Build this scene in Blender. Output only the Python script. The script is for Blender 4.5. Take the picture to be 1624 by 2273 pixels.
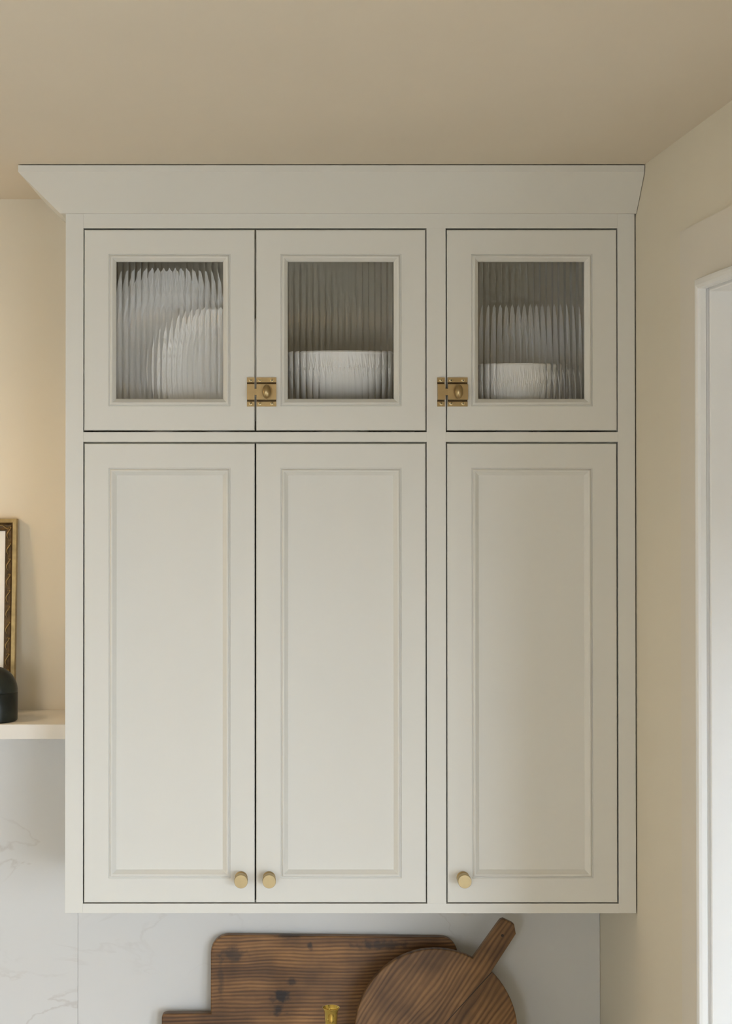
import bpy, bmesh, math, random
from mathutils import Vector, Matrix
from math import sin, cos, pi, radians

for o in list(bpy.data.objects):
    bpy.data.objects.remove(o, do_unlink=True)
scn = bpy.context.scene
COL = scn.collection

# ------------------------------------------------------------------ camera
W, H, F = 1624.0, 2273.0, 3800.0
CAM = Vector((0.0, -3.0, 2.2))
PITCH = 0.0105
PPX, PPY = 573.0, 996.0 - F * math.tan(PITCH)
cd = bpy.data.cameras.new('camera')
cd.sensor_fit = 'VERTICAL'
cd.sensor_height = 36.0
cd.lens = F / H * 36.0
cd.shift_x = (W / 2 - PPX) / H
cd.shift_y = -(H / 2 - PPY) / H
cd.clip_start = 0.05
cam = bpy.data.objects.new('camera', cd)
cam.location = CAM
cam.rotation_euler = (pi / 2 + PITCH, 0, 0)
COL.objects.link(cam)
scn.camera = cam

# ------------------------------------------------------------------ light
WORLD_STRENGTH = 11.0
WORLD_COLOR = (0.88, 1.0, 1.16)
LAMP_POWER = 4.4
ADDED_UPLIGHT_POWER = 8.0
wd = bpy.data.worlds.new('daylight')
scn.world = wd
wd.use_nodes = True
bgn = wd.node_tree.nodes['Background']
bgn.inputs['Color'].default_value = (*WORLD_COLOR, 1)
bgn.inputs['Strength'].default_value = WORLD_STRENGTH
scn.cycles.sample_clamp_indirect = 40.0
scn.cycles.blur_glossy = 0.0
scn.view_settings.view_transform = 'Standard'
scn.view_settings.look = 'None'
scn.view_settings.exposure = 0.17
scn.view_settings.gamma = 1.0
scn.view_settings.use_curve_mapping = False


def portal(name, loc, rot, sx, sy):
    l = bpy.data.lights.new(name, 'AREA')
    l.shape = 'RECTANGLE'
    l.size, l.size_y = sx, sy
    l.cycles.is_portal = True
    o = bpy.data.objects.new(name, l)
    o.location = loc
    o.rotation_euler = rot
    COL.objects.link(o)
    return o


# ------------------------------------------------------------------ measures (metres)
def U(px, py, y=0.0):
    """point of the room at depth y that the photograph shows at px, py"""
    u, v = (px - PPX) / F, (PPY - py) / F
    d = Vector((u, cos(PITCH) - v * sin(PITCH), sin(PITCH) + v * cos(PITCH)))
    return CAM + d * ((y - CAM.y) / d.y)


def XX(px, py=1250, y=0.0):
    return U(px, py, y).x


def ZZ(py, y=0.0):
    return U(800, py, y).z


BACK = 0.34                       # back wall plane
XR = XX(1412.5)                   # right wall plane
CEIL = 2.2 + (996 - 378.5) * 3.0 / F
XL, YR = -2.3, -4.6               # left wall, rear wall
DOOR_Y0, DOOR_Y1, DOOR_Z = -0.52, -1.42, 2.432
GY0, GY1, GZ = -1.75, -4.1, 1.95      # unseen garden opening, added further along the right wall for key daylight
WT = 0.17                         # wall thickness at the opening

# ------------------------------------------------------------------ materials
MATS = {}


def mat(name, color, rough=0.5, metal=0.0, noise=0.0, nscale=8.0, bump=0.0, bscale=200.0, coat=0.0, spec=0.5):
    if name in MATS:
        return MATS[name]
    m = bpy.data.materials.new(name)
    m.use_nodes = True
    nt = m.node_tree
    b = nt.nodes['Principled BSDF']
    b.inputs['Base Color'].default_value = (*color, 1)
    b.inputs['Roughness'].default_value = rough
    b.inputs['Metallic'].default_value = metal
    b.inputs['Specular IOR Level'].default_value = spec
    b.inputs['Coat Weight'].default_value = coat
    tc = nt.nodes.new('ShaderNodeTexCoord')
    if noise:
        n = nt.nodes.new('ShaderNodeTexNoise')
        n.inputs['Scale'].default_value = nscale
        n.inputs['Detail'].default_value = 4
        r = nt.nodes.new('ShaderNodeValToRGB')
        r.color_ramp.elements[0].position = 0.3
        r.color_ramp.elements[1].position = 0.7
        r.color_ramp.elements[0].color = (*[c * (1 - noise) for c in color], 1)
        r.color_ramp.elements[1].color = (*[min(1, c * (1 + noise)) for c in color], 1)
        nt.links.new(tc.outputs['Object'], n.inputs['Vector'])
        nt.links.new(n.outputs['Fac'], r.inputs['Fac'])
        nt.links.new(r.outputs['Color'], b.inputs['Base Color'])
    if bump:
        n2 = nt.nodes.new('ShaderNodeTexNoise')
        n2.inputs['Scale'].default_value = bscale
        n2.inputs['Detail'].default_value = 3
        bp = nt.nodes.new('ShaderNodeBump')
        bp.inputs['Strength'].default_value = bump
        bp.inputs['Distance'].default_value = 0.001
        nt.links.new(tc.outputs['Object'], n2.inputs['Vector'])
        nt.links.new(n2.outputs['Fac'], bp.inputs['Height'])
        nt.links.new(bp.outputs['Normal'], b.inputs['Normal'])
    MATS[name] = m
    return m


PAINT = mat('cabinet_paint', (0.74, 0.722, 0.662), 0.5, noise=0.008, nscale=5, bump=0.03, bscale=350, spec=0.35)
INSIDE = mat('cabinet_interior', (0.72, 0.67, 0.55), 0.6, noise=0.01, nscale=4)
WALLP = mat('wall_paint', (0.755, 0.69, 0.56), 0.8, noise=0.012, nscale=3, bump=0.05, bscale=260, spec=0.2)
CEILP = mat('ceiling_paint', (0.775, 0.69, 0.56), 0.85, noise=0.012, nscale=3, bump=0.05, bscale=260, spec=0.2)
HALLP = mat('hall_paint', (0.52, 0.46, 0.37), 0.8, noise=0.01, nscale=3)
TRIMP = mat('trim_paint', (0.84, 0.83, 0.80), 0.4, noise=0.005, nscale=4)
SHELFP = mat('shelf_paint', (0.78, 0.745, 0.68), 0.45, noise=0.008, nscale=5)
CHINA = mat('white_china', (0.90, 0.89, 0.87), 0.18, noise=0.01, nscale=9)
BRASS = mat('brushed_brass', (0.37, 0.27, 0.135), 0.30, 1.0, noise=0.06, nscale=60, bump=0.05, bscale=700)
GROOVESHADE = mat('groove_shade_brass', (0.085, 0.052, 0.020), 0.5, 0.8, noise=0.2, nscale=80)  # dark reflection on the latch groove faces, put into the colour
SCREWB = mat('screw_brass', (0.70, 0.57, 0.33), 0.3, 1.0, noise=0.05, nscale=60)
SATIN = mat('satin_brass', (0.45, 0.35, 0.19), 0.42, 1.0, noise=0.03, nscale=90, bump=0.03, bscale=900)
POLISH = mat('polished_brass', (0.70, 0.52, 0.14), 0.09, 1.0, noise=0.05, nscale=30)
STONE = mat('dark_stone', (0.011, 0.0135, 0.010), 0.36, noise=0.75, nscale=38, bump=0.12, bscale=160, spec=0.3)
GOLD = mat('gilt_wood', (0.38, 0.275, 0.12), 0.42, 0.75, noise=0.22, nscale=70, bump=0.2, bscale=300)
DARKGOLD = mat('dark_gilt', (0.10, 0.058, 0.020), 0.5, 0.5, noise=0.45, nscale=90, bump=0.25, bscale=300)
SCROLLG = mat('scroll_gilt', (0.24, 0.155, 0.055), 0.4, 0.75, noise=0.35, nscale=120)
MATB = mat('picture_mat', (0.92, 0.89, 0.84), 0.8, noise=0.01, nscale=20)
FLOORM = mat('oak_floor', (0.25, 0.185, 0.12), 0.45, noise=0.15, nscale=6)
PATIO = mat('patio_stone', (0.17, 0.17, 0.155), 0.8, noise=0.06, nscale=4)
DARKS = mat('screw_recess', (0.03, 0.02, 0.01), 0.7, 0.2, noise=0.1)
SHADE = mat('linen_shade', (0.85, 0.76, 0.60), 0.9, noise=0.02, nscale=80)

gm = bpy.data.materials.new('fluted_glass')
gm.use_nodes = True
b_ = gm.node_tree.nodes['Principled BSDF']
b_.inputs['Base Color'].default_value = (1.0, 1.0, 0.99, 1)
b_.inputs['Transmission Weight'].default_value = 1.0
b_.inputs['Roughness'].default_value = 0.0
b_.inputs['IOR'].default_value = 1.5
FLUTED = gm
gm2 = gm.copy()
gm2.name = 'clear_glass'
CLEAR = gm2


def marble_mat():
    m = bpy.data.materials.new('white_marble')
    m.use_nodes = True
    nt = m.node_tree
    N, L = nt.nodes, nt.links
    b = N['Principled BSDF']
    b.inputs['Roughness'].default_value = 0.28
    tc = N.new('ShaderNodeTexCoord')
    mp = N.new('ShaderNodeMapping')
    mp.inputs['Rotation'].default_value = (0, radians(38), 0)
    mp.inputs['Scale'].default_value = (1.0, 1.0, 2.2)
    n = N.new('ShaderNodeTexNoise')
    n.inputs['Scale'].default_value = 2.3
    n.inputs['Detail'].default_value = 7
    n.inputs['Distortion'].default_value = 1.1
    s = N.new('ShaderNodeMath'); s.operation = 'SUBTRACT'; s.inputs[1].default_value = 0.5
    a = N.new('ShaderNodeMath'); a.operation = 'ABSOLUTE'
    r = N.new('ShaderNodeValToRGB')
    r.color_ramp.elements[0].position = 0.0
    r.color_ramp.elements[0].color = (0.60, 0.57, 0.53, 1)
    r.color_ramp.elements[1].position = 0.012
    r.color_ramp.elements[1].color = (0.69, 0.675, 0.645, 1)
    n2 = N.new('ShaderNodeTexNoise'); n2.inputs['Scale'].default_value = 3.5; n2.inputs['Detail'].default_value = 5
    r2 = N.new('ShaderNodeValToRGB')
    r2.color_ramp.elements[0].position = 0.46; r2.color_ramp.elements[0].color = (0, 0, 0, 1)
    r2.color_ramp.elements[1].position = 0.62; r2.color_ramp.elements[1].color = (1, 1, 1, 1)
    mx = N.new('ShaderNodeMix'); mx.data_type = 'RGBA'
    mx.inputs['A'].default_value = (0.69, 0.675, 0.645, 1)
    L.new(tc.outputs['Object'], mp.inputs['Vector'])
    L.new(mp.outputs['Vector'], n.inputs['Vector'])
    L.new(n.outputs['Fac'], s.inputs[0]); L.new(s.outputs[0], a.inputs[0]); L.new(a.outputs[0], r.inputs['Fac'])
    L.new(tc.outputs['Object'], n2.inputs['Vector']); L.new(n2.outputs['Fac'], r2.inputs['Fac'])
    L.new(r2.outputs['Color'], mx.inputs['Factor']); L.new(r.outputs['Color'], mx.inputs['B'])
    L.new(mx.outputs['Result'], b.inputs['Base Color'])
    return m


MARBLE = marble_mat()


def wood_mat(name, angle, spots=(), crack=None, light=(0.31, 0.158, 0.058), dark=(0.085, 0.038, 0.013), fscale=48.0, wander=0.022):
    """old pine: grain runs along local x after turning by angle about y"""
    m = bpy.data.materials.new(name)
    m.use_nodes = True
    nt = m.node_tree
    N, L = nt.nodes, nt.links
    b = N['Principled BSDF']
    b.inputs['Roughness'].default_value = 0.48
    b.inputs['Specular IOR Level'].default_value = 0.35
    tc = N.new('ShaderNodeTexCoord')
    rot = N.new('ShaderNodeMapping'); rot.inputs['Rotation'].default_value = (0, angle, 0)
    L.new(tc.outputs['Object'], rot.inputs['Vector'])
    # slow wander of the grain
    w = N.new('ShaderNodeMapping'); w.inputs['Scale'].default_value = (4.0, 4.0, 9.0)
    wn = N.new('ShaderNodeTexNoise'); wn.inputs['Scale'].default_value = 1.0; wn.inputs['Detail'].default_value = 2
    L.new(rot.outputs['Vector'], w.inputs['Vector']); L.new(w.outputs['Vector'], wn.inputs['Vector'])
    sc = N.new('ShaderNodeVectorMath'); sc.operation = 'SCALE'; sc.inputs['Scale'].default_value = wander
    L.new(wn.outputs['Color'], sc.inputs[0])
    ad = N.new('ShaderNodeVectorMath'); ad.operation = 'ADD'
    L.new(rot.outputs['Vector'], ad.inputs[0]); L.new(sc.outputs['Vector'], ad.inputs[1])
    wave = N.new('ShaderNodeTexWave'); wave.wave_type = 'BANDS'; wave.bands_direction = 'Z'
    wave.inputs['Scale'].default_value = fscale
    wave.inputs['Distortion'].default_value = 1.2
    wave.inputs['Detail'].default_value = 3
    wave.inputs['Detail Scale'].default_value = 0.6
    L.new(ad.outputs['Vector'], wave.inputs['Vector'])
    fib = N.new('ShaderNodeMapping'); fib.inputs['Scale'].default_value = (9, 9, 330)
    fn = N.new('ShaderNodeTexNoise'); fn.inputs['Scale'].default_value = 1.0; fn.inputs['Detail'].default_value = 5
    L.new(ad.outputs['Vector'], fib.inputs['Vector']); L.new(fib.outputs['Vector'], fn.inputs['Vector'])
    mixf = N.new('ShaderNodeMix'); mixf.data_type = 'FLOAT'; mixf.inputs['Factor'].default_value = 0.62
    L.new(wave.outputs['Fac'], mixf.inputs['A']); L.new(fn.outputs['Fac'], mixf.inputs['B'])
    r = N.new('ShaderNodeValToRGB')
    e = r.color_ramp.elements
    e[0].position = 0.16; e[0].color = (*dark, 1)
    e[1].position = 0.72; e[1].color = (*light, 1)
    q = e.new(0.42); q.color = (*[0.55 * l + 0.45 * d for l, d in zip(light, dark)], 1)
    L.new(mixf.outputs['Result'], r.inputs['Fac'])
    # patchy wear
    pn = N.new('ShaderNodeTexNoise'); pn.inputs['Scale'].default_value = 11; pn.inputs['Detail'].default_value = 5
    L.new(tc.outputs['Object'], pn.inputs['Vector'])
    pr = N.new('ShaderNodeValToRGB')
    pr.color_ramp.elements[0].position = 0.34; pr.color_ramp.elements[0].color = (0.45, 0.42, 0.40, 1)
    pr.color_ramp.elements[1].position = 0.62; pr.color_ramp.elements[1].color = (1.15, 1.12, 1.05, 1)
    L.new(pn.outputs['Fac'], pr.inputs['Fac'])
    mul = N.new('ShaderNodeMix'); mul.data_type = 'RGBA'; mul.blend_type = 'MULTIPLY'; mul.inputs['Factor'].default_value = 0.7
    L.new(r.outputs['Color'], mul.inputs['A']); L.new(pr.outputs['Color'], mul.inputs['B'])
    # broad streaks along the grain
    bm_ = N.new('ShaderNodeMapping'); bm_.inputs['Scale'].default_value = (3.0, 3.0, 42.0)
    bn = N.new('ShaderNodeTexNoise'); bn.inputs['Scale'].default_value = 1.0; bn.inputs['Detail'].default_value = 4
    br_ = N.new('ShaderNodeValToRGB')
    br_.color_ramp.elements[0].position = 0.36; br_.color_ramp.elements[0].color = (0.52, 0.48, 0.45, 1)
    br_.color_ramp.elements[1].position = 0.62; br_.color_ramp.elements[1].color = (1.12, 1.10, 1.05, 1)
    L.new(ad.outputs['Vector'], bm_.inputs['Vector']); L.new(bm_.outputs['Vector'], bn.inputs['Vector']); L.new(bn.outputs['Fac'], br_.inputs['Fac'])
    mul2 = N.new('ShaderNodeMix'); mul2.data_type = 'RGBA'; mul2.blend_type = 'MULTIPLY'; mul2.inputs['Factor'].default_value = 0.8
    L.new(mul.outputs['Result'], mul2.inputs['A']); L.new(br_.outputs['Color'], mul2.inputs['B'])
    out = mul2.outputs['Result']
    # burn and ink stains with ragged edges
    rag = N.new('ShaderNodeTexNoise'); rag.inputs['Scale'].default_value = 75; rag.inputs['Detail'].default_value = 5
    L.new(tc.outputs['Object'], rag.inputs['Vector'])
    for (sx, sz, rx, rz, k) in spots:
        mp = N.new('ShaderNodeMapping'); mp.vector_type = 'TEXTURE'
        mp.inputs['Location'].default_value = (sx, 0, sz)
        mp.inputs['Scale'].default_value = (rx, 10, rz)
        L.new(tc.outputs['Object'], mp.inputs['Vector'])
        ln = N.new('ShaderNodeVectorMath'); ln.operation = 'LENGTH'
        L.new(mp.outputs['Vector'], ln.inputs[0])
        ma = N.new('ShaderNodeMath'); ma.operation = 'MULTIPLY_ADD'; ma.inputs[1].default_value = 2.6; ma.inputs[2].default_value = -1.3
        L.new(rag.outputs['Fac'], ma.inputs[0])
        su = N.new('ShaderNodeMath'); su.operation = 'ADD'
        L.new(ln.outputs['Value'], su.inputs[0]); L.new(ma.outputs[0], su.inputs[1])
        mr = N.new('ShaderNodeMapRange'); mr.inputs['From Min'].default_value = 0.35; mr.inputs['From Max'].default_value = 1.1
        mr.inputs['To Min'].default_value = k; mr.inputs['To Max'].default_value = 0.0
        L.new(su.outputs[0], mr.inputs['Value'])
        mm = N.new('ShaderNodeMix'); mm.data_type = 'RGBA'
        mm.inputs['B'].default_value = (0.02, 0.015, 0.012, 1)
        L.new(mr.outputs['Result'], mm.inputs['Factor']); L.new(out, mm.inputs['A'])
        out = mm.outputs['Result']
    L.new(out, b.inputs['Base Color'])
    bp = N.new('ShaderNodeBump'); bp.inputs['Strength'].default_value = 0.35; bp.inputs['Distance'].default_value = 0.0008
    L.new(mixf.outputs['Result'], bp.inputs['Height']); L.new(bp.outputs['Normal'], b.inputs['Normal'])
    return m


# ------------------------------------------------------------------ object helpers
def wloc(o):
    v = Vector((0, 0, 0))
    while o:
        v += o.location
        o = o.parent
    return v


def link_mesh(name, me, origin, parent):
    o = bpy.data.objects.new(name, me)
    COL.objects.link(o)
    if parent:
        o.parent = parent
        o.location = Vector(origin) - wloc(parent)
    else:
        o.location = origin
    return o


def build(name, verts, faces, m, parent=None, smooth=False, angle=None, origin=None):
    """world-space vertices -> ONE mesh object with its origin at the base of its bounds"""
    vs = [Vector(v) for v in verts]
    if origin is None:
        lo = Vector([min(v[i] for v in vs) for i in range(3)])
        hi = Vector([max(v[i] for v in vs) for i in range(3)])
        origin = Vector(((lo.x + hi.x) / 2, (lo.y + hi.y) / 2, lo.z))
    me = bpy.data.meshes.new(name)
    me.from_pydata([v - Vector(origin) for v in vs], [], faces)
    bm = bmesh.new()
    bm.from_mesh(me)
    bmesh.ops.recalc_face_normals(bm, faces=bm.faces)
    bm.to_mesh(me)
    bm.free()
    me.materials.append(m)
    if smooth:
        for p in me.polygons:
            p.use_smooth = True
        if angle:
            me.set_sharp_from_angle(angle=radians(angle))
    return link_mesh(name, me, origin, parent)


def tag(o, label, cat, group=None):
    o['label'] = label
    o['category'] = cat
    if group:
        o['group'] = group
    return o


def struct(o, label=None):
    o['kind'] = 'structure'
    if label:
        o['label'] = label
    return o


def thing(name, loc, label, cat, group=None):
    o = bpy.data.objects.new(name, None)
    o.empty_display_size = 0.05
    o.location = loc
    COL.objects.link(o)
    return tag(o, label, cat, group)


def box_data(x0, x1, y0, y1, z0, z1, bev=0.0, seg=2):
    bm = bmesh.new()
    bmesh.ops.create_cube(bm, size=1)
    for v in bm.verts:
        v.co = Vector(((x0 + x1) / 2 + v.co.x * (x1 - x0), (y0 + y1) / 2 + v.co.y * (y1 - y0), (z0 + z1) / 2 + v.co.z * (z1 - z0)))
    if bev:
        bmesh.ops.bevel(bm, geom=bm.edges[:], offset=bev, segments=seg, affect='EDGES', profile=0.5)
    bm.verts.index_update()
    vs = [v.co.copy() for v in bm.verts]
    fs = [[v.index for v in f.verts] for f in bm.faces]
    bm.free()
    return vs, fs


def join(*parts):
    V, Fs = [], []
    for vs, fs in parts:
        k = len(V)
        V += list(vs)
        Fs += [[i + k for i in f] for f in fs]
    return V, Fs


def box(name, x0, x1, y0, y1, z0, z1, m, parent=None, bev=0.0, seg=2):
    vs, fs = box_data(min(x0, x1), max(x0, x1), min(y0, y1), max(y0, y1), min(z0, z1), max(z0, z1), bev, seg)
    return build(name, vs, fs, m, parent)


def ring_data(x0, x1, z0, z1, prof, closed=True):
    """mitred rectangular frame in the x-z plane: prof = [(inset, y), ...]"""
    vs, fs = [], []
    n = len(prof)
    for (a, y) in prof:
        vs += [Vector((x0 + a, y, z0 + a)), Vector((x1 - a, y, z0 + a)), Vector((x1 - a, y, z1 - a)), Vector((x0 + a, y, z1 - a))]
    last = n if closed else n - 1
    for i in range(last):
        j = (i + 1) % n
        for k in range(4):
            l = (k + 1) % 4
            fs.append([i * 4 + k, i * 4 + l, j * 4 + l, j * 4 + k])
    return vs, fs


def lathe_data(prof, n=48, cap=True, fn=None):
    """revolve (r, z) about z; fn(theta, i, r, z) may move the radius"""
    vs, fs = [], []
    for i, (r, z) in enumerate(prof):
        for k in range(n):
            t = 2 * pi * k / n
            rr = r if fn is None else fn(t, i, r, z)
            vs.append(Vector((rr * cos(t), rr * sin(t), z)))
    for i in range(len(prof) - 1):
        for k in range(n):
            l = (k + 1) % n
            fs.append([i * n + k, i * n + l, (i + 1) * n + l, (i + 1) * n + k])
    if cap:
        fs.append(list(range(n))[::-1])
        fs.append([(len(prof) - 1) * n + k for k in range(n)])
    return vs, fs


def xf(data, M):
    return [M @ v for v in data[0]], data[1]


def tube_data(pts, rad, n=8, closed_ends=True):
    vs, fs = [], []
    up0 = Vector((0.13, 0.97, 0.21)).normalized()
    for i, p in enumerate(pts):
        a = pts[max(i - 1, 0)]
        b = pts[min(i + 1, len(pts) - 1)]
        t = (Vector(b) - Vector(a)).normalized()
        s = t.cross(up0).normalized()
        u = s.cross(t)
        r = rad[i] if isinstance(rad, (list, tuple)) else rad
        for k in range(n):
            q = 2 * pi * k / n
            vs.append(Vector(p) + (s * cos(q) + u * sin(q)) * r)
    for i in range(len(pts) - 1):
        for k in range(n):
            l = (k + 1) % n
            fs.append([i * n + k, i * n + l, (i + 1) * n + l, (i + 1) * n + k])
    fs.append(list(range(n))[::-1])
    fs.append([(len(pts) - 1) * n + k for k in range(n)])
    return vs, fs


def prism_data(outline, y0, y1, bev=0.002):
    """outline in x-z, thickness y0..y1, with softened edges"""
    bm = bmesh.new()
    vv = [bm.verts.new((x, y0, z)) for x, z in outline]
    f = bm.faces.new(vv)
    ex = bmesh.ops.extrude_face_region(bm, geom=[f])
    for g in ex['geom']:
        if isinstance(g, bmesh.types.BMVert):
            g.co.y = y1
    bmesh.ops.recalc_face_normals(bm, faces=bm.faces)
    if bev:
        es = [e for e in bm.edges if abs(e.verts[0].co.y - e.verts[1].co.y) < 1e-7]
        bmesh.ops.bevel(bm, geom=es, offset=bev, segments=2, affect='EDGES', profile=0.5)
    bm.verts.index_update()
    vs = [v.co.copy() for v in bm.verts]
    fs = [[v.index for v in q.verts] for q in bm.faces]
    bm.free()
    return vs, fs


# ================================================================== the room
ZC = CEIL
EXT = 0.17
struct(box('floor', XL - 0.2, XR + WT, YR - 0.2, BACK + 0.2, -0.1, 0.0, FLOORM))
struct(box('ceiling', XL - 0.2, XR + WT, YR - 0.2, BACK + 0.2, ZC, ZC + 0.12, CEILP))
struct(box('wall_back', XL - 0.2, XR + WT, BACK, BACK + 0.15, 0, ZC, WALLP))
struct(box('wall_left', XL - 0.15, XL, YR, BACK, 0, ZC, WALLP))
# unseen rear wall; its window is added for fill and glass reflection
RW0, RW1, RZ0, RZ1 = -1.62, -0.85, 1.15, 2.28
vs, fs = join(box_data(XL, RW0, YR - 0.15, YR, 0, ZC), box_data(RW1, XR, YR - 0.15, YR, 0, ZC),
              box_data(RW0, RW1, YR - 0.15, YR, 0, RZ0), box_data(RW0, RW1, YR - 0.15, YR, RZ1, ZC))
struct(build('wall_rear', vs, fs, WALLP))
w1 = build('added_window_1', *ring_data(RW0, RW1, RZ0, RZ1, [(0, YR - 0.14), (0, YR - 0.02), (0.05, YR - 0.02), (0.05, YR - 0.14)]), TRIMP)
struct(w1)
mx = (RW0 + RW1) / 2
box('mullion', mx - 0.02, mx + 0.02, YR - 0.12, YR - 0.04, RZ0 + 0.05, RZ1 - 0.05, TRIMP, w1, 0.003)
portal('added_rear_portal', (mx, YR - 0.16, (RZ0 + RZ1) / 2), (pi / 2, 0, 0), RW1 - RW0, RZ1 - RZ0)
# right wall with the doorway
vs, fs = join(box_data(XR, XR + WT, DOOR_Y0, BACK, 0, ZC), box_data(XR, XR + WT, GY0, DOOR_Y1, 0, ZC), box_data(XR, XR + WT, YR, GY1, 0, ZC), box_data(XR, XR + WT, GY1, GY0, GZ, ZC),
              box_data(XR, XR + WT, DOOR_Y1, DOOR_Y0, DOOR_Z, ZC))
struct(build('wall_right', vs, fs, WALLP))
# the slightly proud plaster panel around the doorway
PX = XR - 0.011
PY0 = U(1510, 1200, 0).x and CAM.y + PX / ((1510 - PPX) / F)
PZ = 2.2 + (996 - 514) / F * (PY0 - CAM.y)
vs, fs = join(box_data(PX, XR, DOOR_Y0 + 0.016, PY0, 0, PZ), box_data(PX, XR, GY0 + 0.1, DOOR_Y1 - 0.016, 0, PZ),
              box_data(PX, XR, DOOR_Y1 - 0.016, DOOR_Y0 + 0.016, DOOR_Z + 0.015, PZ))
PANELP = mat('panel_paint', (0.745, 0.69, 0.595), 0.8, noise=0.012, nscale=3, bump=0.05, bscale=260, spec=0.2)
struct(build('trim_2', vs, fs, PANELP), 'shallow raised plaster panel around the white doorway')
# bullnosed frame bead round the opening, and the jamb behind it
BX = CAM.y and 967.0 / F * (DOOR_Y0 + 0.015 - CAM.y)


def door_frame(name, prof, m):
    """prof = [(x, grow)] section swept up, across and down the opening"""
    vs, fs = [], []
    n = len(prof)
    for (x, g) in prof:
        vs += [Vector((x, DOOR_Y0 + g, 0)), Vector((x, DOOR_Y0 + g, DOOR_Z + g)),
               Vector((x, DOOR_Y1 - g, DOOR_Z + g)), Vector((x, DOOR_Y1 - g, 0))]
    for i in range(n):
        j = (i + 1) % n
        for k in range(3):
            fs.append([i * 4 + k, i * 4 + k + 1, j * 4 + k + 1, j * 4 + k])
    fs.append([i * 4 for i in range(n)])
    fs.append([i * 4 + 3 for i in range(n)])
    return struct(build(name, vs, fs, m))


door_frame('trim_1', [(XR + 0.02, 0.0155), (BX + 0.004, 0.0155), (BX + 0.001, 0.0135), (BX, 0.010), (BX, 0.005), (BX + 0.002, 0.001),
                      (BX + 0.006, 0.0), (BX + 0.0135, 0.0), (BX + 0.0155, 0.005), (XR + 0.02, 0.005)], TRIMP)
door_frame('trim_3', [(BX + 0.0185, 0.0155), (BX + 0.0185, -0.002), (BX + 0.020, -0.0035), (XR + WT, -0.0035), (XR + WT, 0.0155)], TRIMP)
# unseen hall beyond the doorway; its low window is added to light the jamb
HX1, HY0, HY1 = XR + WT + 1.9, 1.3, -1.62
HW = (XR + 0.30, XR + 0.72, 0.6, 1.80)      # window x0, x1, z0, z1
struct(box('floor_hall', XR + WT, HX1, HY1, HY0, -0.1, 0.0, FLOORM))
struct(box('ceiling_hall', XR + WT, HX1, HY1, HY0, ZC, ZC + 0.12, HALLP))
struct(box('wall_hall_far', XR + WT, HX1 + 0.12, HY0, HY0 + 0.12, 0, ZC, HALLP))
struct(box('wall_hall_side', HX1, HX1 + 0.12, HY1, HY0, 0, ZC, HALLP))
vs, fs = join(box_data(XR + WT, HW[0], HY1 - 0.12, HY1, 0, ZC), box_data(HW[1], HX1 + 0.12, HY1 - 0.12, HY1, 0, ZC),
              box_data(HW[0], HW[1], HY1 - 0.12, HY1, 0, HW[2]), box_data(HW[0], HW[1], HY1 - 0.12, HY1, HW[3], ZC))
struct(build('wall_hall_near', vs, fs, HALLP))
portal('added_hall_portal', ((HW[0] + HW[1]) / 2, HY1 - 0.13, (HW[2] + HW[3]) / 2), (pi / 2, 0, 0), HW[1] - HW[0], HW[3] - HW[2])
# frame of the unseen garden opening, added to bring daylight from the right
gf = [(XR + 0.05, 0.0), (XR + 0.05, -0.06), (XR + WT, -0.06), (XR + WT, 0.0)]
vs, fs = [], []
for (x, g) in gf:
    vs += [Vector((x, GY0 + g, 0)), Vector((x, GY0 + g, GZ + g)), Vector((x, GY1 - g, GZ + g)), Vector((x, GY1 - g, 0))]
for i in range(4):
    j = (i + 1) % 4
    for k in range(3):
        fs.append([i * 4 + k, i * 4 + k + 1, j * 4 + k + 1, j * 4 + k])
fs += [[0, 4, 8, 12], [3, 7, 11, 15]]
d1 = struct(build('added_door_1', vs, fs, TRIMP))
box('mullion', XR + 0.06, XR + 0.12, (GY0 + GY1) / 2 - 0.03, (GY0 + GY1) / 2 + 0.03, 0, GZ - 0.06, TRIMP, d1)
portal('added_garden_portal', (XR + WT + 0.02, (GY0 + GY1) / 2, GZ / 2), (0, pi / 2, 0), GZ, GY0 - GY1)
struct(box('floor_patio', XR + WT, XR + 6.0, -8, HY1 - 0.121, -0.15, -0.02, PATIO))

# marble lining of the back wall, two slabs
COUNTER = 0.92
SH_TOP = ZZ(1575, BACK)           # shelf top
SLABY = BACK - 0.012
xj = XX(173, 2100, SLABY)
xcr = XR - 0.0006
bs = bpy.data.objects.new('wall_backsplash', None)
bs.location = (0, SLABY, COUNTER)
COL.objects.link(bs)
struct(bs, 'white marble lining of the back wall with faint grey veins')
CABB = ZZ(2027)
box('marble_slab', XL, xj - 0.0002, SLABY, BACK, COUNTER, SH_TOP - 0.03, MARBLE, bs, 0.0002, 1)
box('marble_slab', xj + 0.0002, xcr, SLABY, BACK, COUNTER, CABB + 0.10, MARBLE, bs, 0.0002, 1)

# ================================================================== wall cabinet
CX0, CX1 = XX(145), XX(1409.5)
CT = ZZ(475)
cab = thing('wall_cabinet', ((CX0 + CX1) / 2, 0.17, CABB),
            'off-white framed wall cabinet with three fluted glass doors over three panelled doors', 'cabinet')
FT = 0.020                        # thickness of frame and doors
xs = [CX0, XX(184.5), XX(947), XX(989.5), XX(1371.5), CX1]
ZTO, ZM1, ZM0, ZBO = ZZ(506.5), ZZ(959), ZZ(981), ZZ(2006)
MS = (xs[2] + xs[3]) / 2
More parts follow.
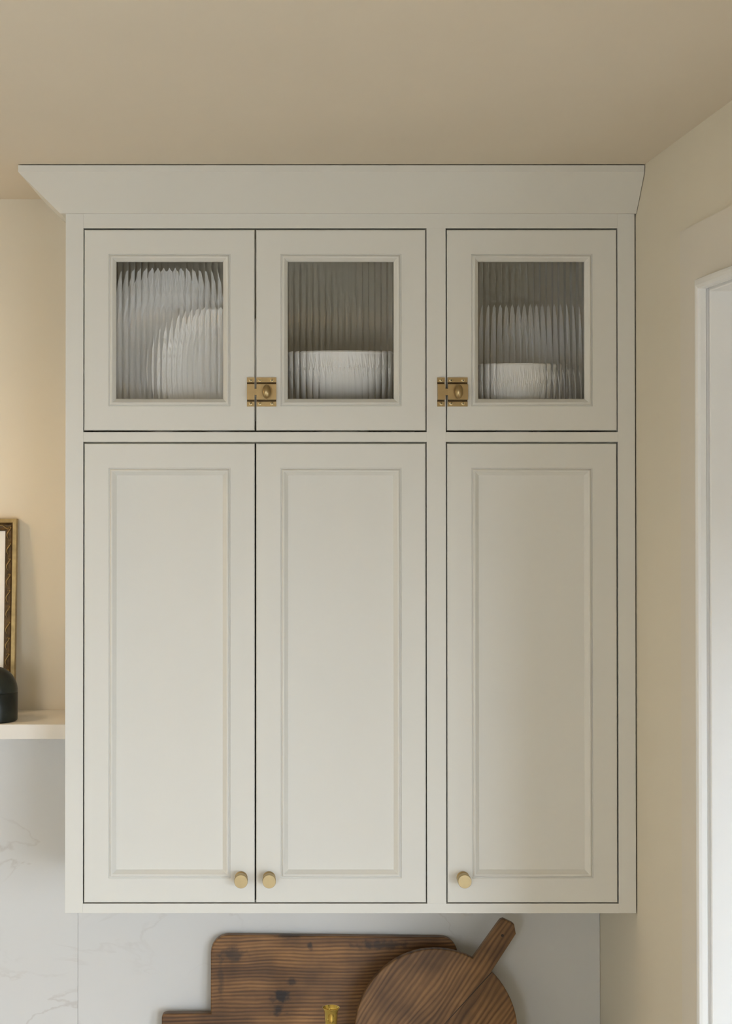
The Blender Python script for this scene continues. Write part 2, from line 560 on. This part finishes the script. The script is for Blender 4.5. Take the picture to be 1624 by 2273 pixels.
# carcass: sides, partition, floors, back
DT = 0.018
box('side_panel', CX0 + 0.001, CX0 + DT, FT, BACK - 0.013, CABB, CEIL - 0.004, PAINT, cab)
box('side_panel', CX1 - DT, CX1 - 0.001, FT, BACK - 0.013, CABB, CEIL - 0.004, PAINT, cab)
box('partition', MS - 0.009, MS + 0.009, FT, BACK - 0.022, CABB + DT, ZTO + 0.02, INSIDE, cab)
box('bottom_panel', CX0 + DT, CX1 - DT, FT, BACK - 0.022, CABB, CABB + DT, PAINT, cab)
box('top_panel', CX0 + DT, CX1 - DT, FT, BACK - 0.022, ZTO + 0.02, ZTO + 0.02 + DT, INSIDE, cab)
SHF = ZM1 - 0.002                 # floor of the glazed compartments
box('inner_shelf', CX0 + DT, MS - 0.009, FT, BACK - 0.022, SHF - DT, SHF, INSIDE, cab)
box('inner_shelf', MS + 0.009, CX1 - DT, FT, BACK - 0.022, SHF - DT, SHF, INSIDE, cab)
box('back_panel', CX0 + DT, CX1 - DT, BACK - 0.022, BACK - 0.013, CABB, ZTO + 0.02 + DT, INSIDE, cab)
# face frame: stiles and rails butt with hairline joints
hj = 0.00008
box('stile', CX0, xs[1], 0, FT, CABB, CT, PAINT, cab, 0.0003, 1)
box('stile', xs[4], CX1, 0, FT, CABB, CT, PAINT, cab, 0.0003, 1)
box('stile', xs[2], xs[3], 0, FT, ZBO, ZTO, PAINT, cab, 0.0002, 1)
box('rail', xs[1] + hj, xs[4] - hj, 0, FT, ZTO, CT, PAINT, cab, 0.00012, 1)
box('rail', xs[1] + hj, xs[4] - hj, 0, FT, CABB, ZBO, PAINT, cab, 0.00012, 1)
box('rail', xs[1] + hj, xs[2], 0, FT, ZM0, ZM1, PAINT, cab, 0.00012, 1)
box('rail', xs[3], xs[4] - hj, 0, FT, ZM0, ZM1, PAINT, cab, 0.00012, 1)

# crown: sloped board with a fillet at the top, mitred and returned to the wall on the left
c0, c1 = 0.009, 0.0735
zt = CEIL - 0.0022
cp = [(c0 - 0.009, CT), (c0, CT), (c1, zt - 0.011), (c1, zt), (c1 - 0.02, zt), (c0 - 0.009, CT + 0.012)]
vs, fs = [], []
for (p, z) in cp:
    vs += [Vector((XR - 0.0012, -p, z)), Vector((CX0 - p, -p, z)), Vector((CX0 - p, BACK, z))]
n = len(cp)
for i in range(n):
    j = (i + 1) % n
    for k in range(2):
        fs.append([i * 3 + k, i * 3 + k + 1, j * 3 + k + 1, j * 3 + k])
fs.append([i * 3 for i in range(n)])
fs.append([i * 3 + 2 for i in range(n)])
build('crown_moulding', vs, fs, PAINT, cab)

R2 = 0.002


def door_slab(x0, x1, z0, z1, inset):
    """front frame of a door: ring with eased outer edge"""
    pr = [(0, FT - 0.0005), (0, R2), (R2 * 0.3, R2 * 0.3), (R2, 0), (inset, 0), (inset, FT - 0.0005)]
    return ring_data(x0, x1, z0, z1, [(a, y) for a, y in pr])


# section of the panel moulding: quirk, round bead, slope into the field
def mould_prof(wid, depth):
    pr = [(0, 0.004), (0, -0.0002), (0.0006, 0.0018), (0.0016, 0.0022), (0.0026, 0.0008), (0.0036, -0.0013), (0.0050, -0.0020),
          (0.0064, -0.0013), (0.0076, 0.0004), (0.0088, 0.0018), (wid * 0.86, depth * 0.62), (wid, depth - 0.0006), (wid, depth + 0.003), (0.003, depth + 0.003)]
    return pr


def flat_door(px0, px1, knob_px):
    x0, x1, z0, z1 = XX(px0), XX(px1), ZZ(2003.5), ZZ(984.6)
    ins = 0.0425
    d = build('panel_door', *door_slab(x0, x1, z0, z1, ins), PAINT, cab)
    build('moulding', *ring_data(x0 + ins, x1 - ins, z0 + ins, z1 - ins, mould_prof(0.0135, 0.0072)), PAINT, d, True, 40)
    box('panel', x0 + ins + 0.0131, x1 - ins - 0.0131, 0.0068, 0.013, z0 + ins + 0.0131, z1 - ins - 0.0131, PAINT, d)
    # knob: rosette, neck and drum, one piece of turned brass
    kx = XX(knob_px, 1948)
    kz = ZZ(1948)
    pr = [(0.0112, 0), (0.0112, 0.0035), (0.0104, 0.0045), (0.0072, 0.006), (0.0072, 0.0125), (0.0108, 0.0135),
          (0.01165, 0.0146), (0.01165, 0.0285), (0.0112, 0.0292), (0.0, 0.0292)]
    M = Matrix.Translation((kx, 0, kz)) @ Matrix.Rotation(pi / 2, 4, 'X')
    k = build('knob', *xf(lathe_data(pr, 40), M), SATIN, d, True, 35)
    k['label'] = 'round satin brass knob'
    return d


flat_door(187, 565.2, 535)
flat_door(568.2, 944.6, 597)
flat_door(992.2, 1371 - 2.5, 1027)


def fluted_data(x0, x1, z0, z1, y0, thick, nf, depth, seg=12):
    vs, fs = [], []
    w = (x1 - x0) / nf
    for i in range(nf):
        b = len(vs)
        for s in range(seg + 1):
            t = s / seg
            x = x0 + (i + t) * w
            y = y0 + depth * (1 - (2 * t - 1) ** 2)
            vs += [Vector((x, y, z0)), Vector((x, y, z1))]
        for s in range(seg):
            fs.append([b + 2 * s, b + 2 * s + 2, b + 2 * s + 3, b + 2 * s + 1])
    # flat back and edges
    b = len(vs)
    yb = y0 + thick
    vs += [Vector((x0, yb, z0)), Vector((x1, yb, z0)), Vector((x1, yb, z1)), Vector((x0, yb, z1))]
    fs.append([b, b + 3, b + 2, b + 1])
    e = b - 2
    fs.append([0, 1, b + 3, b])
    fs.append([e + 1, e, b + 1, b + 2])
    bot = [i for i in range(0, b, 2)]
    top = [i for i in range(1, b, 2)]
    fs.append(bot[::-1] and [b, b + 1] + bot[::-1])
    fs.append([b + 2, b + 3] + top)
    return vs, fs


def glass_door(px0, px1):
    x0, x1, z0, z1 = XX(px0, 730), XX(px1, 730), ZZ(955.5), ZZ(510)
    ins = 0.0425
    d = build('glazed_door', *door_slab(x0, x1, z0, z1, ins), PAINT, cab)
    build('moulding', *ring_data(x0 + ins, x1 - ins, z0 + ins, z1 - ins, mould_prof(0.0130, 0.0075)), PAINT, d, True, 40)
    gx0, gx1, gz0, gz1 = x0 + ins + 0.011, x1 - ins - 0.011, z0 + ins + 0.011, z1 - ins - 0.011
    vs, fs = fluted_data(gx0, gx1, gz0, gz1, 0.0110, 0.0050, 17, 0.0023)
    # keep the flutes' ridges crisp: no vertex is shared between neighbours
    me_o = None
    vs2 = [Vector(v) for v in vs]
    g = build('fluted_pane', vs2, fs, FLUTED, d, True, 50)
    g['label'] = 'clear glass pane with vertical flutes'
    return d


glass_door(187, 565)
glass_door(568.4, 944.4)
glass_door(991.6, 1368.4)


# brass cupboard latches: each a part of the cabinet with its own pieces
def latch(px_k0, px_k1, px_p0, px_p1, turn=0.0):
    py0, py1 = 902.5, 838
    z0, z1 = ZZ(py0), ZZ(py1)
    k0, k1, p0, p1 = [XX(p, 870) for p in (px_k0, px_k1, px_p0, px_p1)]
    zm = (z0 + z1) / 2
    hb = 0.0136

    def raised(a, b, hgt):
        # flanged plate with a raised channel: section in z swept along x
        sec = [(z0, 0), (z0, -0.0026), (zm - hb - 0.0034, -0.0026), (zm - hb - 0.0032, -0.0002), (zm - hb - 0.0002, -0.0002), (zm - hb, -hgt), (zm + hb, -hgt),
               (zm + hb + 0.0002, -0.0002), (zm + hb + 0.0032, -0.0002), (zm + hb + 0.0034, -0.0026), (z1, -0.0026), (z1, 0)]
        vs = [Vector((a, y, z)) for z, y in sec] + [Vector((b, y, z)) for z, y in sec]
        m = len(sec)
        fs = [[i, (i + 1) % m, m + (i + 1) % m, m + i] for i in range(m)]
        fs += [list(range(m)), list(range(m, 2 * m))[::-1]]
        return vs, fs
    def shade_grooves(o):
        o.data.materials.append(GROOVESHADE)
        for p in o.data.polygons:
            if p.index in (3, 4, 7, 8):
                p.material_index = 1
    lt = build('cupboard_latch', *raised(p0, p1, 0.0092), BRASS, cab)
    shade_grooves(lt)
    lt['label'] = 'brass turn latch with oval knob'
    shade_grooves(build('keeper_plate', *raised(k0, k1, 0.0100), BRASS, lt))
    box('bolt', k1 - 0.004, p0 + 0.004, -0.0078, -0.0025, zm - 0.006, zm + 0.006, BRASS, lt, 0.0005, 1)
    # oval thumb-turn on a short stem
    kx = XX(px_p0 + (px_p1 - px_p0) * 0.51, 870)
    pr = [(0.0042, 0.0), (0.0038, 0.006)] + [(0.0001 + 0.0115 * sin(t * pi / 20), 0.0115 - 0.0062 * cos(t * pi / 20)) for t in range(6, 21)]
    vs, fs = lathe_data(pr, 40)
    M = Matrix.Translation((kx, -0.0092, zm)) @ Matrix.Rotation(turn, 4, 'Y') @ Matrix.Rotation(pi / 2, 4, 'X')
    vv = [Vector((v.x * 0.64, v.y * 1.08, v.z)) for v in vs]
    build('turn_knob', *xf((vv, fs), M), BRASS, lt, True, 50)
    # cross-head screws
    pts = [(k0 + k1) / 2, p0 + 0.006, p1 - 0.0078]
    sp = [(0.0030, 0.0), (0.0030, 0.0005), (0.0026, 0.0008), (0.0012, 0.0011), (0.0, 0.0012)]
    me = None
    for sx in pts:
        for sz in (z0 + 0.0052, z1 - 0.0052):
            M = Matrix.Translation((sx, -0.0026, sz)) @ Matrix.Rotation(pi / 2, 4, 'X')
            if me is None:
                o = build('screw', *xf(lathe_data(sp, 16), M), SCREWB, lt, True, 40, origin=(sx, -0.0026, sz))
                a, t = 0.00175, 0.00042
                c = join(box_data(-a, a, -0.0003, 0.0002, -t, t), box_data(-t, t, -0.0003, 0.0002, -a, a))
                vs = [Matrix.Rotation(0.2, 4, 'Y') @ v for v in c[0]]
                # the cross slot is part of the screw's own mesh, in its dark recess material
                bm = bmesh.new(); bm.from_mesh(o.data)
                bv = [bm.verts.new(v + Vector((0, -0.0010, 0))) for v in vs]
                for f in c[1]:
                    nf = bm.faces.new([bv[i] for i in f]); nf.material_index = 1
                bm.to_mesh(o.data); bm.free()
                o.data.materials.append(DARKS)
                me = o.data
            else:
                link_mesh('screw', me, (sx, -0.0026, sz), lt)
    return lt


latch(548, 564.6, 569, 613)
latch(970, 986.5, 992.6, 1037)

# ================================================================== china behind the glass
def plate(name, px, py_top, y, R, lean, label, seed=0, wide=1.0):
    """plate on edge, leaning back; rim embossed with small scrolls"""
    z0 = SHF
    pr = [(0.0001, 0.004), (R * 0.55, 0.004), (R * 0.60, 0.0055), (R * 0.66, 0.013), (R * 0.70, 0.0155)]
    for k in range(1, 11):
        q = k / 10
        pr.append((R * (0.70 + 0.285 * q), 0.0155 + 0.006 * q))
    pr += [(R, 0.0222), (R, 0.0205), (R * 0.985, 0.0190), (R * 0.70, 0.0125), (R * 0.66, 0.0095), (R * 0.60, 0.0), (R * 0.5, 0.0), (0.0001, 0.001)]
    n = 160
    vs, fs = [], []
    for i, (r, z) in enumerate(pr):
        for k in range(n):
            t = 2 * pi * k / n
            rr = r
            zz = z
            if 5 <= i <= 13:
                q = (i - 4) / 10
                env = sin(pi * min(1, max(0, q)))
                zz += 0.0016 * env * (sin(20 * t + 5 * q + seed) * cos(3 * pi * q) + 0.6 * sin(40 * t - 4 * q))
            if i >= 12 and r > R * 0.95:
                rr = r * (1 + 0.010 * cos(20 * t))
            vs.append(Vector((rr * cos(t), rr * sin(t), zz)))
    for i in range(len(pr) - 1):
        for k in range(n):
            l = (k + 1) % n
            fs.append([i * n + k, i * n + l, (i + 1) * n + l, (i + 1) * n + k])
    # face the room (-y), then lean the top back
    M = Matrix.Rotation(-lean, 4, 'X') @ Matrix.Rotation(pi / 2, 4, 'X')
    vs = [M @ Vector((v.x * wide, v.y, v.z)) for v in vs]
    lo = min(v.z for v in vs)
    x = XX(px, 790, y)
    vs = [v + Vector((x, y, z0 - lo + 0.0003)) for v in vs]
    o = build(name, vs, fs, CHINA, None, True, 45)
    return tag(o, label, 'plate')


plate('oval_platter', 366, 607, 0.130, 0.152, radians(9), 'large white embossed platter propped upright, tallest behind the leftmost fluted pane', 0, 1.13)
plate('serving_plate', 486, 690, 0.088, 0.113, radians(6), 'smaller white plate leaning in front of the large one behind leftmost fluted pane', 2)
plate('serving_plate', 1164, 672, 0.225, 0.124, radians(12), 'white embossed plate standing behind the handled bowl, rightmost fluted pane', 4)


def bowl_data(R, Hh, foot, band):
    pr = []
    rf = R * 0.42
    zb = foot
    pr += [(rf, 0.0), (rf * 1.02, 0.004), (rf * 0.86, 0.008), (rf * 0.80, foot * 0.6), (rf * 0.92, zb)]
    N1 = 26
    outer = []
    for k in range(N1 + 1):
        q = k / N1
        a = q * pi / 2
        r = rf * 0.92 + (R - rf * 0.92) * (sin(a) ** 0.55)
        z = zb + (Hh - zb) * (1 - cos(a) ** 1.0) if False else zb + (Hh - zb) * q ** 1.25
        outer.append((r, z))
    i0 = len(pr)
    pr += outer
    pr += [(R * 1.025, Hh - 0.002), (R * 1.03, Hh + 0.001), (R * 1.01, Hh + 0.0035), (R * 0.975, Hh + 0.001)]
    for k in range(N1, -1, -3):
        r, z = outer[k]
        pr.append((max(0.001, r - 0.006), z + 0.003 if k < N1 else z))
    pr.append((0.0002, zb + 0.006))

    def fn(t, i, r, z):
        q = (z - zb) / (Hh - zb)
        if i0 <= i <= i0 + N1 and band[0] < q < band[1]:
            s = (q - band[0]) / (band[1] - band[0])
            env = sin(pi * s) ** 0.5
            k = 18 * t
            return r + 0.0034 * env * (sin(k + 2.6 * sin(2 * pi * s)) * cos(k * 0.5) + 0.55 * sin(3 * k + 9 * s))
        return r
    return lathe_data(pr, 288, True, fn)


bz = ZZ(779, 0.05)
bo = tag(build('footed_bowl', *xf(bowl_data(0.1245, bz - SHF - 0.0035, 0.050, (0.52, 0.93)), Matrix.Translation((XX(757, 790, 0.16), 0.16, SHF))), CHINA, None, True, 50),
         'wide white footed bowl with a scrollwork band behind the middle fluted pane', 'bowl')
# handled bowl: Empty with body and two handles
hx, hy = XX(1140, 800, 0.11), 0.11
hz = ZZ(806, 0.03)
hb_ = thing('handled_bowl', (hx, hy, SHF), 'white embossed bowl with a looped handle behind the rightmost fluted pane', 'bowl')
Rb = 0.080
Hb = hz - SHF - 0.0035
build('body', *xf(bowl_data(Rb, Hb, 0.022, (0.45, 0.93)), Matrix.Translation((hx, hy, SHF))), CHINA, hb_, True, 50)
pts = []
for k in range(25):
    a = -0.55 * pi + k / 24 * 1.12 * pi
    pts.append(Vector((hx + Rb * 0.95 + 0.034 * cos(a) + 0.004, hy - 0.01, SHF + Hb * 0.56 + Hb * 0.36 * sin(a))))
build('handle', *tube_data(pts, 0.0068, 10), CHINA, hb_, True, 60)

# ================================================================== shelf and what stands on it
SY0 = 0.160                        # shelf front edge
sh = box('floating_shelf', XL, CX0 - 0.0005, SY0, SLABY + 0.012, SH_TOP - 0.0275, SH_TOP, SHELFP, None, 0.0012, 2)
tag(sh, 'off-white floating shelf running from the cabinet side to the left', 'shelf')

# gilt picture frame leaning on the wall
fr_lean = radians(5.0)
FW, FH, FTH = 0.46, 0.372, 0.018
fy_base = BACK - 0.036
# top right corner should stand at photo 41,1146
fy_top = fy_base + FH * sin(fr_lean) - 0.0
fxr = XX(40.5, 1146, fy_top)
fr = thing('picture_frame', (fxr - FW / 2, fy_base, SH_TOP), 'gilt picture frame with carved scrolls leaning on the wall above the shelf', 'picture frame')
MF = Matrix.Translation((fxr - FW / 2, fy_base, SH_TOP + 0.0005)) @ Matrix.Rotation(-fr_lean, 4, 'X')
# section: outer flat gilt band, hollow with scrolls, thin inner lip
sec = [(0.0, 0.0), (0.0, -0.016), (0.0008, -0.0185), (0.0078, -0.0192), (0.0092, -0.0175), (0.0100, -0.0145), (0.0120, -0.0125), (0.0175, -0.0115),
       (0.0205, -0.0125), (0.0222, -0.0110), (0.0235, -0.0080), (0.0235, 0.0)]


def rail_piece(a, b, inward, name):
    """one mitred frame rail from corner a to b (x,z) with the section growing inward"""
    t = (Vector(b) - Vector(a)).normalized()
    vs, mats = [], []
    for (d, y) in sec:
        for (p, s) in ((a, 1), (b, -1)):
            q = Vector(p) + t * (d * s) + Vector(inward) * d
            vs.append(MF @ Vector((q.x, y, q.y)))
    n = len(sec)
    fs = [[2 * i, 2 * i + 1, 2 * ((i + 1) % n) + 1, 2 * ((i + 1) % n)] for i in range(n)]
    fs += [[2 * i for i in range(n)], [2 * i + 1 for i in range(n)]]
    o = build(name, vs, fs, GOLD, fr)
    o.data.materials.append(DARKGOLD)
    for p in o.data.polygons:
        if 3 <= p.index <= 10:
            p.material_index = 1
    return o


hw = FW / 2
cs = [Vector((-hw, 0)), Vector((hw, 0)), Vector((hw, FH)), Vector((-hw, FH))]
for i, inn in enumerate([(0, 1), (-1, 0), (0, -1), (1, 0)]):
    rail_piece(cs[i], cs[(i + 1) % 4], inn, 'frame_rail')
# S-scrolls in the hollow: one mesh, repeated
sp = []
for k in range(29):
    t = k / 28
    if t < 0.32:
        a = pi * (1.15 - 2.2 * t / 0.32 * 0.75)
        rr = 0.0030 * (0.35 + 0.65 * t / 0.32)
        sp.append(Vector((0.0008 + rr * cos(a), -0.0012, 0.0085 + rr * sin(a))))
    else:
        q = (t - 0.32) / 0.68
        sp.append(Vector((0.0042 * sin(pi * (0.5 - 1.5 * q)) * (1 - 0.25 * q), -0.0012 + 0.0004 * sin(pi * q), 0.0100 - 0.0235 * q)))
sr = [0.00055 + 0.00095 * sin(pi * min(1, 0.12 + 0.86 * k / 28)) for k in range(29)]
sdat = tube_data(sp, sr, 6)
pitch = 0.0305
first = None
ins_c = 0.0160


def scroll_at(x, z, rotq):
    global first
    M = MF @ Matrix.Translation((x, -0.0122, z)) @ Matrix.Rotation(rotq, 4, 'Y')
    if first is None:
        me = bpy.data.meshes.new('scroll')
        me.from_pydata(sdat[0], [], sdat[1])
        for p in me.polygons:
            p.use_smooth = True
        me.materials.append(SCROLLG)
        first = me
    o = bpy.data.objects.new('scroll', first)
    COL.objects.link(o)
    o.parent = fr
    Ml = Matrix.Translation(-fr.location) @ M
    o.location = Ml.to_translation()
    o.rotation_euler = Ml.to_euler()


nv = int((FH - 0.03) / pitch)
for i in range(nv):
    z = FH - 0.026 - i * pitch
    scroll_at(hw - ins_c, z, 0)
    scroll_at(-hw + ins_c, z, 0)
nh = int((FW - 0.03) / pitch)
for i in range(nh):
    x = hw - 0.026 - i * pitch
    scroll_at(x, FH - ins_c, pi / 2)
    scroll_at(x, ins_c, pi / 2)
vs, fs = box_data(-hw + 0.0225, hw - 0.0225, -0.0045, -0.002, 0.0225, FH - 0.0225)
build('picture_mat', [MF @ v for v in vs], fs, MATB, fr)
vs, fs = box_data(-hw + 0.0228, hw - 0.0228, -0.0085, -0.0065, 0.0228, FH - 0.0228)
build('glass_pane', [MF @ v for v in vs], fs, CLEAR, fr)

# dark stone jar with a domed lid
jy = SY0 + 0.046
jx = XX(-10, 1540, jy)
jr = 49 / F * (jy - CAM.y)
jz = SH_TOP
zs = ZZ(1535, jy)
hs = zs - jz
jar = thing('stone_jar', (jx, jy, jz), 'dark green-black stone jar with a domed lid at the shelf edge', 'jar')
Mj = Matrix.Translation((jx, jy, jz))
build('body', *xf(lathe_data([(jr * 0.93, 0), (jr * 0.985, 0.0015), (jr, 0.004), (jr, hs - 0.0012), (jr * 0.985, hs - 0.0002)], 64), Mj), STONE, jar, True, 40)
dome = [(jr * 0.985, hs), (jr * 1.0, hs + 0.001)]
dh = 54 / F * (jy - CAM.y)
for k in range(1, 19):
    a = k / 18 * pi / 2
    dome.append((max(0.0002, jr * cos(a)), hs + 0.001 + dh * sin(a)))
build('lid', *xf(lathe_data(dome, 64), Mj), STONE, jar, True, 40)

# brass wall lamp over the shelf, left of the picture's edge
lx, lz = XX(-440, 700, BACK), ZZ(880, 0.2)
wl = thing('wall_sconce', (lx, BACK, lz), 'brass wall sconce with linen shade above the shelf', 'lamp')
build('backplate', *xf(lathe_data([(0.05, 0), (0.05, 0.008), (0.044, 0.012), (0.0, 0.013)], 40), Matrix.Translation((lx, BACK, lz)) @ Matrix.Rotation(pi / 2, 4, 'X')), SATIN, wl, True, 40)
ly = BACK - 0.40
build('arm', *tube_data([Vector((lx, BACK - 0.01, lz)), Vector((lx, BACK - 0.22, lz - 0.02)), Vector((lx, ly, lz)), Vector((lx, ly, lz + 0.06))], 0.006, 10), SATIN, wl, True, 60)
shd = [(0.085, 0.05), (0.060, 0.19), (0.058, 0.19), (0.083, 0.05)]
vs, fs = lathe_data(shd + [shd[0]], 48, False)
build('shade', *xf((vs, fs), Matrix.Translation((lx, ly, lz))), SHADE, wl, True, 40)
ld = bpy.data.lights.new('sconce_bulb', 'POINT')
ld.energy = LAMP_POWER
ld.color = (1.0, 0.76, 0.50)
ld.shadow_soft_size = 0.07
lo = bpy.data.objects.new('sconce_bulb', ld)
lo.location = (0, ly - BACK, 0.058)
COL.objects.link(lo)
lo.parent = wl

# unseen bowl uplight behind the camera, added to warm the ceiling light
pxx, pyy, pz = 0.0, -3.45, CEIL - 0.42
pn = thing('added_uplight', (pxx, pyy, pz), 'unseen brass bowl uplight added to warm the ceiling light', 'lamp')
Mp = Matrix.Translation((pxx, pyy, pz))
pb = [(0.001, 0.0)] + [(0.17 * sin(k / 12 * pi / 2), 0.11 * (1 - cos(k / 12 * pi / 2))) for k in range(1, 13)]
pb += [(0.166, 0.11)] + [(0.165 * sin(k / 12 * pi / 2), 0.004 + 0.106 * (1 - cos(k / 12 * pi / 2))) for k in range(11, 0, -1)] + [(0.001, 0.004)]
build('bowl', *xf(lathe_data(pb, 48, False), Mp), SATIN, pn, True, 45)
build('canopy', *xf(lathe_data([(0.06, 0.42), (0.06, 0.412), (0.045, 0.402), (0.008, 0.395)], 40), Mp), SATIN, pn, True, 40)
build('stem', *tube_data([Vector((pxx, pyy, pz + 0.003)), Vector((pxx, pyy, pz + 0.40))], 0.006, 12), SATIN, pn, True, 60)
pl = bpy.data.lights.new('added_uplight_bulb', 'POINT')
pl.energy = ADDED_UPLIGHT_POWER
pl.color = (1.0, 0.80, 0.56)
pl.shadow_soft_size = 0.035
plo = bpy.data.objects.new('added_uplight_bulb', pl)
plo.location = (0.05, 0, 0.065)
COL.objects.link(plo)
plo.parent = pn

# ================================================================== worktop and what leans on the marble
ct = box('marble_worktop', XL, XR - 0.001, SLABY - 0.62, SLABY - 0.0005, COUNTER - 0.03, COUNTER, MARBLE, None, 0.002, 2)
tag(ct, 'white marble worktop below the wall cabinet', 'worktop')
bx0, bx1 = XL + 0.002, XR - 0.002
wb = (bx1 - bx0) / 4
for i in range(4):
    a, b2 = bx0 + i * wb, bx0 + (i + 1) * wb - 0.001
    t = thing('base_cabinet', ((a + b2) / 2, 0.0, 0), ['off-white base cabinet at the left wall', 'off-white base cabinet second from the left wall',
              'off-white base cabinet second from the doorway', 'off-white base cabinet next to the doorway'][i], 'cabinet', 'base cabinets')
    yf = SLABY - 0.58
    box('body', a, b2, yf + 0.021, SLABY - 0.001, 0.10, COUNTER - 0.031, PAINT, t)
    box('plinth', a, b2, yf + 0.07, SLABY - 0.001, 0, 0.10, PAINT, t)
    d = build('door', *[q for q in (lambda D: ([v + Vector((0, yf, 0)) for v in D[0]], D[1]))(door_slab(a + 0.003, b2 - 0.003, 0.105, COUNTER - 0.036, 0.06))], PAINT, t)
    box('panel', a + 0.062, b2 - 0.062, yf + 0.006, yf + 0.013, 0.164, COUNTER - 0.095, PAINT, d)


def arc(cx, cz, r, a0, a1, n=8):
    return [(cx + r * cos(a0 + (a1 - a0) * k / n), cz + r * sin(a0 + (a1 - a0) * k / n)) for k in range(n + 1)]


# stepped rectangular board leaning back on the marble
by = SLABY - 0.05
m_ = 1 / (F / (by - CAM.y))
bl, br = XX(467, 2180, by), XX(1018, 2180, by)
btop, bstep = ZZ(2083, by), ZZ(2255, by)
bl2 = XX(358, 2260, by)
br2 = br + (bl - bl2)
bbot = COUNTER + 0.0005
outl = arc(bl + 0.034, btop - 0.034, 0.034, pi, pi / 2) + arc(br - 0.030, btop - 0.034, 0.030, pi / 2, 0)
outl += [(br, bstep)] + arc(br2 - 0.008, bstep - 0.008, 0.008, pi / 2, 0, 4) + [(br2, bbot), (bl2, bbot)] + arc(bl2 + 0.008, bstep - 0.008, 0.008, pi, pi / 2, 4) + [(bl, bstep)]
vs, fs = prism_data(outl, 0, 0.02, 0.0022)
lean = math.atan2(0.047 - 0.021, btop - bbot)
Mb = Matrix.Translation((0, by, bbot)) @ Matrix.Rotation(-lean, 4, 'X') @ Matrix.Translation((0, -0.0005, -bbot))
vs = [Mb @ v for v in vs]
ob = Vector(((bl + br) / 2, by, bbot))


def sp_(px, py, rx, ry, k):
    p = U(px, py, by)
    return (p.x - ob.x, p.z - ob.z, rx * 0.00085, ry * 0.00085, k)


WOOD1 = wood_mat('old_pine', 0.02, [sp_(621, 2218, 22, 14, 0.95), sp_(618, 2248, 16, 12, 0.8), sp_(646, 2188, 12, 10, 0.7), sp_(690, 2106, 7, 9, 0.8),
                                    sp_(515, 2125, 34, 16, 0.65), sp_(845, 2106, 60, 12, 0.7), sp_(490, 2180, 8, 60, 0.45), sp_(640, 2086, 30, 5, 0.6)])
bd = build('bread_board', vs, fs, WOOD1, None, origin=ob)
tag(bd, 'worn rectangular wooden board with rounded corners and a stepped shoulder, leaning on marble', 'cutting board')

# round paddle board in front of it
ry = by - 0.052
th = math.atan2(1137 - 968, 2290 - 2052)
rc = U(968, 2291, ry)
k_ = (ry - CAM.y) / F
Rr = 180 * k_
hwid = 25 * k_
L0, L1 = Rr * 0.93, 292 * k_
a_ = math.asin(hwid / Rr)
o2 = []
for k in range(73):
    t = pi / 2 + a_ + (2 * pi - 2 * a_) * k / 72
    o2.append((Rr * cos(t), Rr * sin(t)))
hw2 = 23 * k_
o2 += [(hw2, L1 - 0.020), (hw2 * 0.98, L1 - 0.013), (hw2 * 0.35, L1 - 0.0005), (hw2 * 0.1, L1), (-hw2 * 0.80, L1 - 0.0035), (-hw2 * 0.97, L1 - 0.008), (-hw2, L1 - 0.014)]
vs, fs = prism_data(o2, 0, 0.018, 0.0022)
Mr = Matrix.Translation(rc) @ Matrix.Rotation(-radians(4.0), 4, 'X') @ Matrix.Rotation(th, 4, 'Y')
vs = [Mr @ v for v in vs]
WOOD2 = wood_mat('old_oak', -th + pi / 2, [], None, (0.33, 0.178, 0.072), (0.105, 0.048, 0.017), 34.0, 0.05)
rb = thing('round_board', (rc.x, rc.y, min(v.z for v in vs)), 'round wooden paddle board with a slanting handle, leaning before the rectangular board', 'cutting board')
build('board', vs, fs, WOOD2, rb, origin=rc)
# open split along the grain, right of the handle line
crk = prism_data([(25 * k_, 178 * k_), (27 * k_, 177 * k_), (6.2 * k_, 29 * k_), (-15.2 * k_, -121 * k_), (-16 * k_, -121 * k_), (4.8 * k_, 29 * k_)], -0.0003, 0.002, 0)
build('split', [Mr @ v for v in crk[0]], crk[1], DARKS, rb)
cc = lathe_data([(0.0028, 0), (0.0028, 0.0004)], 16)
Mh = Mr @ Matrix.Translation((0.0, -0.0003, L1 - 0.030)) @ Matrix.Rotation(-pi / 2, 4, 'X')
build('nail_hole', *xf(cc, Mh), DARKS, rb)

# brass candlestick before the boards
cy_ = -0.02
cxx = XX(734.5, 2240, cy_)
ctop = ZZ(2236, cy_)
kk = (cy_ - CAM.y) / F
cst = thing('candlestick', (cxx, cy_, COUNTER), 'polished brass candlestick with a flared cup before the rectangular board', 'candlestick')
Mc = Matrix.Translation((cxx, cy_, COUNTER))
hc = ctop - COUNTER
cup = [(0.0001, hc - 0.034), (0.006, hc - 0.034), (0.0098, hc - 0.0305), (0.0108, hc - 0.026), (0.0106, hc - 0.0255), (0.0110, hc - 0.0248), (0.0112, hc - 0.018), (0.0116, hc - 0.010), (0.0130, hc - 0.0045),
       (19.0 * kk, hc - 0.0006), (19.0 * kk, hc), (18.2 * kk, hc), (0.0118, hc - 0.0045), (0.0104, hc - 0.008), (0.0098, hc - 0.022), (0.0001, hc - 0.022)]
build('cup', *xf(lathe_data(cup, 48, False), Mc), POLISH, cst, True, 45)
stem = [(0.042, 0.0), (0.044, 0.004), (0.040, 0.008), (0.022, 0.013), (0.009, 0.022), (0.0065, 0.034), (0.010, 0.042), (0.0065, 0.050), (0.0052, hc - 0.060), (0.0085, hc - 0.050), (0.0052, hc - 0.040), (0.0055, hc - 0.0338)]
build('stem', *xf(lathe_data(stem, 48), Mc), POLISH, cst, True, 45)
